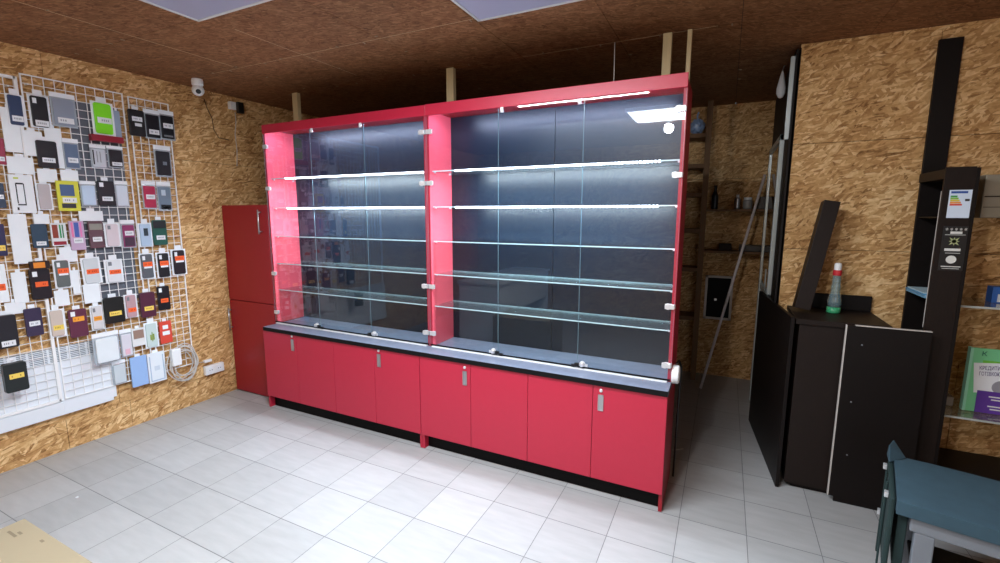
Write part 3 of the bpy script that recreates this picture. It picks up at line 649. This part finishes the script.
for k in (.27, .73):
    yy = a.y+(b.y-a.y)*k; bm = bmesh.new(); lathe(bm, (0, yy, .2525), [(.026, XL+.0351), (.024, XL+.0365)], 20, 'x'); o = obj('socket_well', bm, M['card'], t)
    bm = bmesh.new()
    for dy in (-.009, .009): lathe(bm, (0, yy+dy, .2525), [(.0035, XL+.0366), (.0035, XL+.0372)], 10, 'x')
    obj('contact_holes', bm, M['blackp'], o)

# ---- security camera, sensor and wires in the corner
p = on(2, ZC, 197, 79); px_, py_ = p.x+.02, p.y
px_, py_ = p.x+.0, p.y
t = thing('security_camera', 'small white ball security camera under the ceiling above the merchandise wall', 'security camera', (px_, py_, ZC))
bm = bmesh.new(); lathe(bm, (px_, py_, 0), [(.034, ZC-.001), (.038, ZC-.015), (.037, ZC-.042), (.030, ZC-.05)], 24); obj('mount', bm, M['white'], t, smooth=False)
hc = Vector((px_, py_, ZC-.078)); bm = bmesh.new(); bmesh.ops.create_uvsphere(bm, u_segments=24, v_segments=16, radius=.040, matrix=Matrix.Translation(hc)); obj('ball_head', bm, M['white'], t, smooth=True)
d = (Vector((.9, -1.6, 1.0))-hc).normalized(); bm = bmesh.new(); cyl(bm, hc+d*.034, hc+d*.0425, .018, .014, 20); obj('lens', bm, M['blackp'], t)
p = on(0, XL+.02, 233, 103)
t = thing('wall_adapter', 'white junction box with a black plug high in the corner of the board wall', 'adapter', (XL, p.y, p.z))
a = on(0, XL+.02, 229, 105); b = on(0, XL+.02, 235.5, 105); box('white_box', XL+.001, a.y, a.z-.03, XL+.04, b.y, a.z+.03, M['white'], t, .004)
a = on(0, XL+.02, 234, 107); b = on(0, XL+.02, 240, 107); box('black_plug', XL+.041, a.y, a.z-.05, XL+.075, b.y, a.z+.04, M['blackp'], t, .008)
def wire(pts, r, m_, label):
    bm = bmesh.new(); tube(bm, [on(0, XL+.006, *q) for q in pts], r); return tag(obj('wall_wire', bm, m_, smooth=True), label, 'cable')
wire([(204,99), (207,108), (212,118), (214,130), (219,138), (229,140)], .003, M['cabled'], 'thin brown wire snaking down the board wall below the security camera')
wire([(235,112), (236,122), (235,134), (237,150), (237,166)], .003, M['cable'], 'thin pale wire running down the board wall from the black plug')

# ================================================================= PASSAGE ON THE RIGHT OF THE CASES
t = thing('storage_shelf', 'brown wooden storage shelving at the end of the dark passage', 'shelving', (1.6, 2.25, 0))
box('upright', 1.495, 2.16, 0, 1.54, 2.20, ZC-.002, M['woodd'], t); box('upright', .95, 2.16, 0, .995, 2.20, ZC-.002, M['woodd'], t)
for z in (1.575, 1.21): box('shelf_board', 1.541, 2.17, z-.018, XE-.025, 2.398, z, M['woodd'], t)
for z in (2.23, 1.97, 1.72, 1.40, 1.05, .6): box('shelf_board', .996, 2.17, z-.035, 1.494, 2.398, z, M['woodd'], t)
def smallbox(name, x0, y0, z0, x1, y1, z1, m_, label, cat, bev=.004):
    return tag(box(name, x0, y0, z0, x1, y1, z1, m_, None, bev), label, cat)
smallbox('tool_case', 1.82, 2.20, 1.211, 1.99, 2.36, 1.265, M['blackp'], 'flat black case on the lower shelf at the end of the passage', 'case')
smallbox('dark_carton', 1.66, 2.22, 1.211, 1.76, 2.36, 1.27, M['dark'], 'small dark brown carton on the lower passage shelf', 'carton')
def bottle(name, c, prof, parts, label, cat):
    t = thing(name, label, cat, c)
    for nm, pr, m_ in [('body', prof, parts[0])]+parts[1:]:
        bm = bmesh.new(); lathe(bm, c, pr, 20); obj(nm, bm, m_, t, smooth=False)
    return t
bottle('jar', (1.86, 2.24, 1.5755), [(.03, 0), (.036, .01), (.036, .07), (.03, .08)], [mat('grey jar', (150,150,148), .3), ('lid', [(.032, .0802), (.032, .10)], M['white'])], 'grey jar with a white lid on the upper passage shelf', 'jar')
bottle('spray_can', (1.78, 2.24, 1.5755), [(.022, 0), (.024, .01), (.024, .09), (.016, .10)], [M['steel'], ('cap', [(.012, .1002), (.012, .125)], M['white'])], 'small silver can left of the grey jar on the upper passage shelf', 'can')
bottle('dark_bottle', (1.60, 2.26, 1.5755), [(.026, 0), (.028, .01), (.028, .12), (.012, .16), (.012, .19)], [M['blackp'], ('cap', [(.014, .1902), (.014, .21)], M['dark'])], 'dark bottle at the left of the upper passage shelf', 'bottle')
smallbox('black_box', 1.93, 2.2, 1.5755, 2.0, 2.36, 1.68, M['blackp'], 'black box at the right end of the upper passage shelf', 'box')
t = thing('pale_bag', 'small crumpled blue-white bag on the top storage shelf beside the display case', 'bag', (1.42, 2.25, 2.231))
bm = bmesh.new(); bmesh.ops.create_icosphere(bm, subdivisions=3, radius=.06, matrix=Matrix.Translation((1.42, 2.25, 2.30)))
rr = random.Random(5)
for v in bm.verts: v.co += Vector((rr.uniform(-.008,.008), rr.uniform(-.008,.008), rr.uniform(-.012,.012))); v.co.z = max(2.231, v.co.z)
obj('bag_body', bm, mat('shiny film', (150,176,215), .2, spec=.8), t)
bm = bmesh.new(); tube(bm, [(1.42,2.23,2.34), (1.415,2.23,2.39), (1.425,2.23,2.42)], .008); obj('bag_neck', bm, mat('shiny film', (150,176,215), .2), t)
# white framed hatch
t = thing('wall_hatch', 'black hatch in a white frame low on the back wall of the passage', 'hatch', (1.68, YB, .75))
bm = bmesh.new(); f = .02
for r in ((1.565,.55,1.585,.965), (1.78,.55,1.80,.965), (1.565,.55,1.80,.57), (1.565,.945,1.80,.965)): bx(bm, r[0], YB-.02, r[1], r[2], YB-.001, r[3])
obj('hatch_frame', bm, mat('grey white frame', (225,220,212), .5), t); box('hatch_door', 1.585, YB-.008, .57, 1.78, YB-.001, .945, M['topedge'], t)
bm = bmesh.new(); lathe(bm, (1.66, 0, .74), [(.010, YB-.009), (.012, YB-.02)], 14, 'y'); obj('hatch_knob', bm, M['steel'], t)
# leaning metal rod
bm = bmesh.new(); cyl(bm, (1.595, 1.95, .008), (1.965, 2.12, 1.855), .011, n=12)
tag(obj('metal_rod', bm, mat('bright rod', (240,232,232), .4), smooth=True), 'long thin silver rod leaning across the dark passage', 'rod')
# framed glass door on the passage wall
bm = bmesh.new(); X0, X1 = 1.985, 2.012; ya, yb, zt = 1.285, 2.14, 2.05
for r in ((ya, .02, ya+.045, zt), (yb-.045, .02, yb, zt), (ya, zt-.04, yb, zt), (ya, .02, yb, .08), (ya, .94, yb, .985)): bx(bm, X0, r[0], r[1], X1, r[2], r[3])
dr = struct(obj('door_1', bm, M['alu'], None, .002)); dr['label'] = 'pale metal framed glass door on the passage wall'
g = box('door_glass', X0+.010, ya+.045, .985, X0+.016, yb-.045, zt-.04, glassmat('greenish door glass', (150,170,165), 1.6, haze=.25, hazecol=(90,112,108)), dr)
g = box('door_glass', X0+.010, ya+.045, .08, X0+.016, yb-.045, .94, bpy.data.materials['greenish door glass'], dr)
tag(box('pale_strip', 1.972, 1.86, .001, 1.982, 1.89, 1.10, M['alu'], None, .001), 'short pale strip standing against the glass door in the passage', 'strip')
tag(box('white_edge_strip', 1.982, YR+.02, 1.975, 2.0055, YR+.05, 2.445, M['alu'], None, .002), 'white plastic strip fixed upright at the top of the board wall end', 'strip')
t = thing('teardrop_fitting', 'white teardrop shaped fitting hanging high on the passage wall', 'wall fitting', (1.99, 1.35, 2.35))
bm = bmesh.new(); c = on(1, 1.35, 781.5, 84); lathe(bm, (c.x, c.y, c.z), [(.003, .085), (.010, .06), (.018, .02), (.027, -.03), (.026, -.06), (.014, -.085), (.004, -.09)], 20); obj('fitting_body', bm, M['card'], t, smooth=True)
bm = bmesh.new(); tube(bm, [(c.x, c.y, c.z+.084), (c.x+.006, c.y, c.z+.11), (c.x+.02, c.y+.02, c.z+.12)], .004); obj('hook', bm, M['steel'], t)

# ================================================================= RIGHT: DARK COUNTER AND SHELF
t = thing('dark_counter', 'dark brown counter cabinet standing against the board wall', 'counter', (2.28, .75, 0))
box('counter_body', 2.095, .562, .03, 2.47, .955, .945, M['wenge'], t)
box('counter_top', 2.075, .548, .948, 2.485, .962, .976, M['wenge'], t, .002)
box('counter_plinth', 2.13, .59, 0, 2.46, .94, .03, M['wengeb'], t)
box('back_splash', 2.20, .945, .977, 2.485, .962, 1.065, M['wengeb'], t, .002)
# loose door panel with pale edging in front of it
t = thing('front_panel', 'wide black-brown panel with pale edges standing before the dark counter', 'panel', (2.46, .54, 0))
box('panel_board', 2.296, .520, .03, 2.628, .536, .970, M['wengeb'], t)
bm = bmesh.new(); bx(bm, 2.291, .519, .03, 2.2955, .537, .972); bx(bm, 2.33, .519, .9705, 2.628, .537, .974); obj('edge_band', bm, M['edgew'], t)
box('panel_foot', 2.32, .524, 0, 2.60, .534, .03, M['wengeb'], t)
bm = bmesh.new()
for q in ((851,402), (847,455), (862,345)):
    p = on(1, .519, *q); lathe(bm, (p.x, 0, p.z), [(.004, .5199), (.004, .5185)], 10, 'y')
obj('screw_cap', bm, M['grey'], t)
# side leaf
a, b = Vector((2.060, .535, 0)), Vector((1.96, 1.44, 0)); dd = b-a; ang = math.atan2(dd.y, dd.x); L_ = dd.length
o = box('side_leaf', 0, -.009, .002, L_, .009, .985, M['wengeb'], None, .001); o.location = a; o.rotation_euler = (0, 0, ang)
tag(o, 'tall black board standing edge-on at the left end of the dark counter', 'board')
# leaning board
bm = bmesh.new(); bx(bm, -.038, -.05, 0, .038, .05, .615)
o = obj('leaning_board', bm, M['wenge'], None, .002); o.location = (2.122, .765, .997); o.rotation_euler = (-.12, .165, 0)
tag(o, 'short dark brown board leaning upright on the dark counter against the board wall', 'board')
# bottle
c = (2.285, .82, .9765)
t = thing('glass_bottle', 'clear glass bottle with green base, red band and white cap on the dark counter', 'bottle', c)
green = mat('green glass', (60,160,110), .1, spec=.8); clear = glassmat('bottle glass', (215,235,232), 2.2, .02, haze=.22, hazecol=(190,215,225))
bm = bmesh.new(); lathe(bm, c, [(.030, .0), (.034, .006), (.033, .035)], 24); obj('bottle_base', bm, green, t, smooth=True)
bm = bmesh.new(); lathe(bm, c, [(.033, .0352), (.034, .07), (.028, .10), (.022, .125), (.024, .15), (.020, .17), (.021, .195), (.019, .215)], 24); obj('bottle_body', bm, clear, t, smooth=True)
bm = bmesh.new(); lathe(bm, c, [(.021, .2152), (.022, .225), (.021, .245)], 24); obj('red_band', bm, mat('red band', (190,40,50), .4), t)
bm = bmesh.new(); lathe(bm, c, [(.017, .2452), (.018, .27), (.016, .282), (.010, .285)], 24); obj('bottle_cap', bm, M['white'], t)

# tall dark strip on wall and shelf unit
tag(box('wall_strip_board', 2.632, YR-.020, .60, 2.728, YR-.001, 2.425, M['wengeb'], None, .001), 'tall narrow black-brown board screwed flat to the board wall', 'board')
FB = .575
t = thing('shelf_unit', 'dark shelf column with stickers on its front board, glass shelves reaching right from it', 'shelf unit', (2.9, .78, 0))
box('front_board', 2.612, FB, 0, 2.720, FB+.016, 1.750, M['wenge'], t, .001)
box('edge_band', 2.6105, FB+.0165, .98, 2.620, FB+.0195, 1.64, M['edgew'], t)
box('side_panel', 2.7205, FB+.002, 0, 2.735, .943, 1.745, M['wengeb'], t, .001)
box('side_panel', 3.62, .592, 0, 3.64, .925, 1.750, M['wenge'], t, .001)
box('top_board', 2.622, FB+.0175, 1.700, 2.7203, .943, 1.745, M['wenge'], t)
box('base_board', 2.736, .60, .0, 3.619, .92, .245, M['wengeb'], t)
for z in (1.095, .535):
    g = box('glass_shelf', 2.736, .63, z-.008, 3.619, .943, z, M['shelf'], t); box('shelf_edge', 2.736, .627, z-.009, 3.619, .6295, z+.001, mat('pale shelf edge', (170,176,172), .3), g)
box('corner_shelf', 2.640, FB+.02, 1.513, 2.7203, .943, 1.52, M['wengeb'], t)
box('corner_shelf', 2.640, FB+.02, 1.108, 2.7203, .943, 1.114, M['shelf'], t)
t2 = thing('leaflet_stack', 'small pile of light blue leaflets on the narrow inner shelf of the dark column', 'leaflets', (2.68, .86, 1.115))
for k, (dx, cl) in enumerate(((0, (120,180,215)), (.004, (160,205,230)), (-.003, (90,160,205)), (.006, (190,220,235)))): box('leaflet', 2.625+dx, .66+k*.012, 1.1145+k*.006, 2.7195, .935, 1.1195+k*.006, mat('leaf%d' % k, cl, .5), t2)
# stickers on the front board
def ftx(x, z): return Matrix.Translation((x, FB-.0010, z)) @ Matrix.Rotation(PI/2, 4, 'X')
A, B = on(1, FB, 951, 190), on(1, FB, 967.5, 218); x0, x1, z1, z0 = A.x-.004, B.x+.004, A.z, B.z; w, h = x1-x0, z1-z0
t = thing('energy_label', 'white and blue energy rating sticker on the front of the dark column', 'sticker', ((x0+x1)/2, FB, (z0+z1)/2))
box('label_sheet', x0, FB-.0008, z0, x1, FB-.0001, z1, mat('label sheet', (214,230,250), .4), t)
box('blue_band', x0+.006, FB-.0012, z1-.016, x1-.015, FB-.0009, z1-.006, mat('blue band', (40,80,160), .5), t)
for k, (cl, q) in enumerate((((60,160,70), .3), ((130,190,60), .36), ((220,200,60), .42), ((235,150,60), .48), ((215,70,50), .54))):
    z = z1-.026-k*.0095; box('rating_bar', x0+.006, FB-.0012, z-.008, x0+.006+w*q, FB-.0009, z, mat('rate%d' % k, cl, .5), t)
box('rating_arrow', x1-.022, FB-.0012, z1-.052, x1-.006, FB-.0009, z1-.042, M['blackp'], t)
A, B = on(1, FB, 943.5, 226), on(1, FB, 960, 271); x0, x1, z1, z0 = A.x+.001, B.x+.008, A.z, B.z; w, h = x1-x0, z1-z0; xm = (x0+x1)/2
t = thing('care_sticker', 'black sticker with white marks below the energy label on the dark column', 'sticker', (xm, FB, (z0+z1)/2))
box('sticker_sheet', x0, FB-.0008, z0, x1, FB-.0001, z1, mat('sticker black', (10,10,12), .3), t)
wp = mat('white print', (225,228,225), .5)
text('* * * * *', .030, wp, ftx(x0+.008, z1-.030), t, 'star_row', sx=.8)
def blk(nm, a, b, zt, hh): box(nm, x0+w*a, FB-.0012, z1-h*zt-hh, x0+w*b, FB-.0009, z1-h*zt, wp, t)
blk('title_block', .3, .78, .12, .011); blk('rule', .1, .92, .19, .002)
bm = bmesh.new()
for k in range(8):
    M4 = Matrix.Translation((xm, FB-.0010, z1-h*.34)) @ Matrix.Rotation(k*PI/4, 4, 'Y')
    bm.faces.new([bm.verts.new(M4 @ Vector(p)) for p in ((-.007, 0, 0), (0, 0, -.004), (.007, 0, 0), (0, 0, .026 if k % 2 else .02))])
obj('flower_mark', bm, mat('pale green print', (170,180,130), .5), t)
blk('title_block', .15, .8, .50, .012); blk('rule', .2, .8, .60, .002)
bm = bmesh.new(); lathe(bm, (xm-.002, 0, z1-h*.75), [(.019, FB-.0009), (.019, FB-.0013)], 24, 'y'); obj('round_seal', bm, wp, t)
blk('rule', .1, .9, .90, .004); blk('rule', .15, .85, .95, .002)

# grey-beige wall box
t = thing('metal_drawer_box', 'grey beige metal box with grooves on the wall at the right picture edge', 'wall box', (3.2, .9, 1.6))
box('box_body', 2.835, .80, 1.515, 3.55, .963, 1.725, M['beige'], t, .004)
bm = bmesh.new(); bx(bm, 2.84, .797, 1.616, 3.545, .7995, 1.622); bx(bm, 2.84, .797, 1.566, 3.545, .7995, 1.569); obj('groove', bm, M['dark'], t)
# blue white carton on upper glass shelf
p = on(1, .80, 992, 290)
t = thing('medicine_carton', 'small blue and white carton on the upper glass shelf at the right edge', 'carton', (p.x, .8, 1.096))
box('carton_body', p.x, .79, 1.0955, p.x+.10, .85, 1.175, mat('carton blue', (50,110,200), .5), t, .001)
box('white_field', p.x+.02, .7885, 1.10, p.x+.10, .7895, 1.14, M['card'], t)
# leaflet holder
X0 = 2.868; YL = .745; w = .235; zb, ztp = .5365, .868
t = thing('leaflet_stand', 'green standing leaflet about credit with a purple band on the lower glass shelf', 'leaflet', (X0, YL, zb))
Rm = Matrix.Translation((X0, YL, zb))
box('leaflet_board', X0, YL, zb, X0+w, YL+.008, ztp, mat('mint card', (120,205,150), .5), t, .001)
box('spine', X0-.012, YL-.004, zb, X0-.0002, YL+.03, ztp, mat('pale mint', (150,215,185), .4), t, .001)
box('green_field', X0+.04, YL-.0012, zb+.15, X0+w, YL-.0002, ztp-.06, mat('leaf green', (110,195,60), .5), t)
bm = bmesh.new(); bx(bm, 0, -.0022, 0, .17, -.0013, .155, 0, Matrix.Translation((X0+.022, YL, zb+.10)) @ Matrix.Rotation(-.10, 4, 'Y')); obj('white_sheet', bm, M['card'], t)
box('purple_band', X0+.035, YL-.004, zb, X0+w, YL-.0024, zb+.115, mat('purple', (92,52,150), .5), t)
def ft(x, z, r=0): return Matrix.Translation((X0+x, YL-.0046, zb+z)) @ Matrix.Rotation(PI/2, 4, 'X') @ Matrix.Rotation(r, 4, 'Z')
def ft2(x, z, r=0): return Matrix.Translation((X0+x, YL-.0030, zb+z)) @ Matrix.Rotation(PI/2, 4, 'X') @ Matrix.Rotation(r, 4, 'Z')
ink = mat('violet ink', (70,50,120), .5)
text('КРЕДИТИ', .027, ink, ft2(.030, .222, .09), t, sx=.60)
text('ГОТІВКОЮ', .027, ink, ft2(.032, .192, .09), t, sx=.55)
bm = bmesh.new(); lathe(bm, (X0+.12, YL, zb+.14), [(.035, -.0026), (.033, -.0034)], 24, 'y'); obj('coin_print', bm, mat('grey print', (150,150,160), .5), t)
for k, z in enumerate((.085, .070, .035, .020)): box('print_line', X0+(.07 if k % 2 else .06)+.02, YL-.0052, zb+z, X0+w-.02-(.03 if k % 2 else 0), YL-.0041, zb+z+.006, wp, t)
text('К', .032, mat('dark green ink', (20,90,80), .5), ft2(.03, .295), t, 'mark', sx=1)
# small things beside it
p = on(1, .75, 956, 396)
smallbox('small_carton', 2.775, .78, .5362, 2.835, .85, .585, mat('dim carton', (150,140,130), .6), 'small grey carton left of the green leaflet on the lower glass shelf', 'carton')

# ================================================================= BENCH bottom right
bench = thing('upholstered_bench', 'bench with blue-grey velour top and grey frame at the lower right', 'bench', (2.43, .08, 0))
bench.rotation_euler = (0, 0, -.225)
def bb(name, x0, y0, z0, x1, y1, z1, m_, bev=.004, seg=2, par=None):
    bm = bmesh.new(); bx(bm, x0, y0, z0, x1, y1, z1); o = obj(name, bm, m_, None, bev, seg); o.parent = par or bench; return o
bm = bmesh.new(); bx(bm, -.012, -.40, .452, 1.25, .012, .502); 
bmesh.ops.subdivide_edges(bm, edges=bm.edges[:], cuts=10, use_grid_fill=True)
rr = random.Random(2)
for v in bm.verts:
    if v.co.z > .50: v.co.z += .004*math.sin(v.co.x*9)*math.cos(v.co.y*11)+rr.uniform(-.001, .001)
o = obj('seat_cushion', bm, M['cloth'], None, .012, 3, smooth=True); o.parent = bench
bb('apron', .03, -.385, .395, 1.22, -.365, .452, M['frame']); bb('apron', .03, -.03, .395, 1.22, -.01, .452, M['frame'])
bb('apron', .03, -.365, .395, .05, -.03, .452, M['frame'])
for x in (.045, 1.16):
    for y in (-.385, -.06): bb('leg', x, y, 0, x+.055, y+.05, .395, M['frame'])
bb('lower_shelf', .06, -.35, .16, 1.2, -.04, .18, M['wenge'])
# dark flap hung over the left end
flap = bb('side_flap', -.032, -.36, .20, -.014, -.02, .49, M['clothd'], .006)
bm = bmesh.new(); 
vs = [bm.verts.new(p) for p in ((-.03, -.06, .49), (.03, .0, .505), (-.02, .012, .575), (-.035, -.03, .56), (-.036, .02, .49), (-.012, .02, .50))]
bmesh.ops.convex_hull(bm, input=vs); o = obj('cloth_corner', bm, M['cloth'], None, .006, 3); o.parent = bench
for z, y in ((.47, -.05), (.26, -.05), (.47, -.30)): 
    bb('clasp', -.046, y-.012, z-.010, -.033, y+.012, z+.010, M['chrome'], .002, par=bench)
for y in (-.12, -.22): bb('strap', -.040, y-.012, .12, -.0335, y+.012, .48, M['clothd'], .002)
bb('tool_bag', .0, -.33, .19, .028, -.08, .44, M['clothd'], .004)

# cardboard box bottom left
c = on(2, .45, 24, 519)
t = thing('cardboard_box', 'plain tan cardboard box top at the lower left picture corner', 'box', (c.x+.3, c.y-.25, 0))
box('box_body', c.x, c.y-.5, 0, c.x+.62, c.y-.002, .444, M['kraft'], t, .002)
bm = bmesh.new(); bx(bm, c.x-.003, c.y-.503, .4445, c.x+.623, c.y-.252, .45); bx(bm, c.x-.003, c.y-.250, .4445, c.x+.623, c.y+.002, .45); obj('top_flap', bm, M['kraft'], t, .001)
bm = bmesh.new()
for q, L2 in (((12,534), .06), ((20,533), .025), ((42,541), .02)):
    p = on(2, .4502, *q); bx(bm, p.x-L2/2, p.y-.004, .4501, p.x+L2/2, p.y+.004, .4504)
obj('stain', bm, mat('stain', (120,108,88), .8), t)
# stray bits on the floor
p = on(2, 0, 677, 450); bm = bmesh.new(); tube(bm, [(p.x-.03, p.y-.02, .003), (p.x, p.y, .003), (p.x+.035, p.y+.03, .003)], .0025); tag(obj('floor_wire', bm, M['cable']), 'short scrap of pale wire on the passage floor by the display case', 'wire scrap')
p = on(2, 0, 77, 498); bm = bmesh.new(); bmesh.ops.create_icosphere(bm, subdivisions=1, radius=.008, matrix=Matrix.Translation((p.x, p.y, .004)) @ Matrix.Diagonal((1,1,.4,1))); tag(obj('paper_scrap', bm, M['card']), 'tiny white paper scrap on the grey floor tiles at left', 'scrap')

# ================================================================= LIGHT
w = bpy.data.worlds.new('world'); bpy.context.scene.world = w; w.use_nodes = True
w.node_tree.nodes['Background'].inputs[0].default_value = (.75, .85, 1, 1); w.node_tree.nodes['Background'].inputs[1].default_value = .6
area('window_daylight', ((WX0+WX1)/2, YF+.02, (WZ0+WZ1)/2), (PI/2, 0, 0), WX1-WX0, WZ1-WZ0, 7, (.84, .92, 1))
area('added_tube_light', (.59, -1.15, ZC-.062), (0, 0, 0), 1.06, .04, 72, (.86, .93, 1))  # light from the added ceiling tube
for x_, y_, pw in LAMPS: area('panel_light', (x_, y_, ZC-.035), (0, 0, 0), .56, .56, pw, (.90, .95, 1))
l = bpy.data.lights.new('bulb_light', 'POINT'); l.energy = 50; l.color = (1, .95, .9); l.shadow_soft_size = .045
o = bpy.data.objects.new('bulb_light', l); C.objects.link(o); o.location = (1.12, -2.5, ZC-.105)
vs_ = bpy.context.scene.view_settings; bpy.context.scene.display_settings.display_device = 'sRGB'
vs_.view_transform = 'Standard'; vs_.look = 'None'; vs_.gamma = 1; vs_.use_curve_mapping = False; vs_.exposure = .17
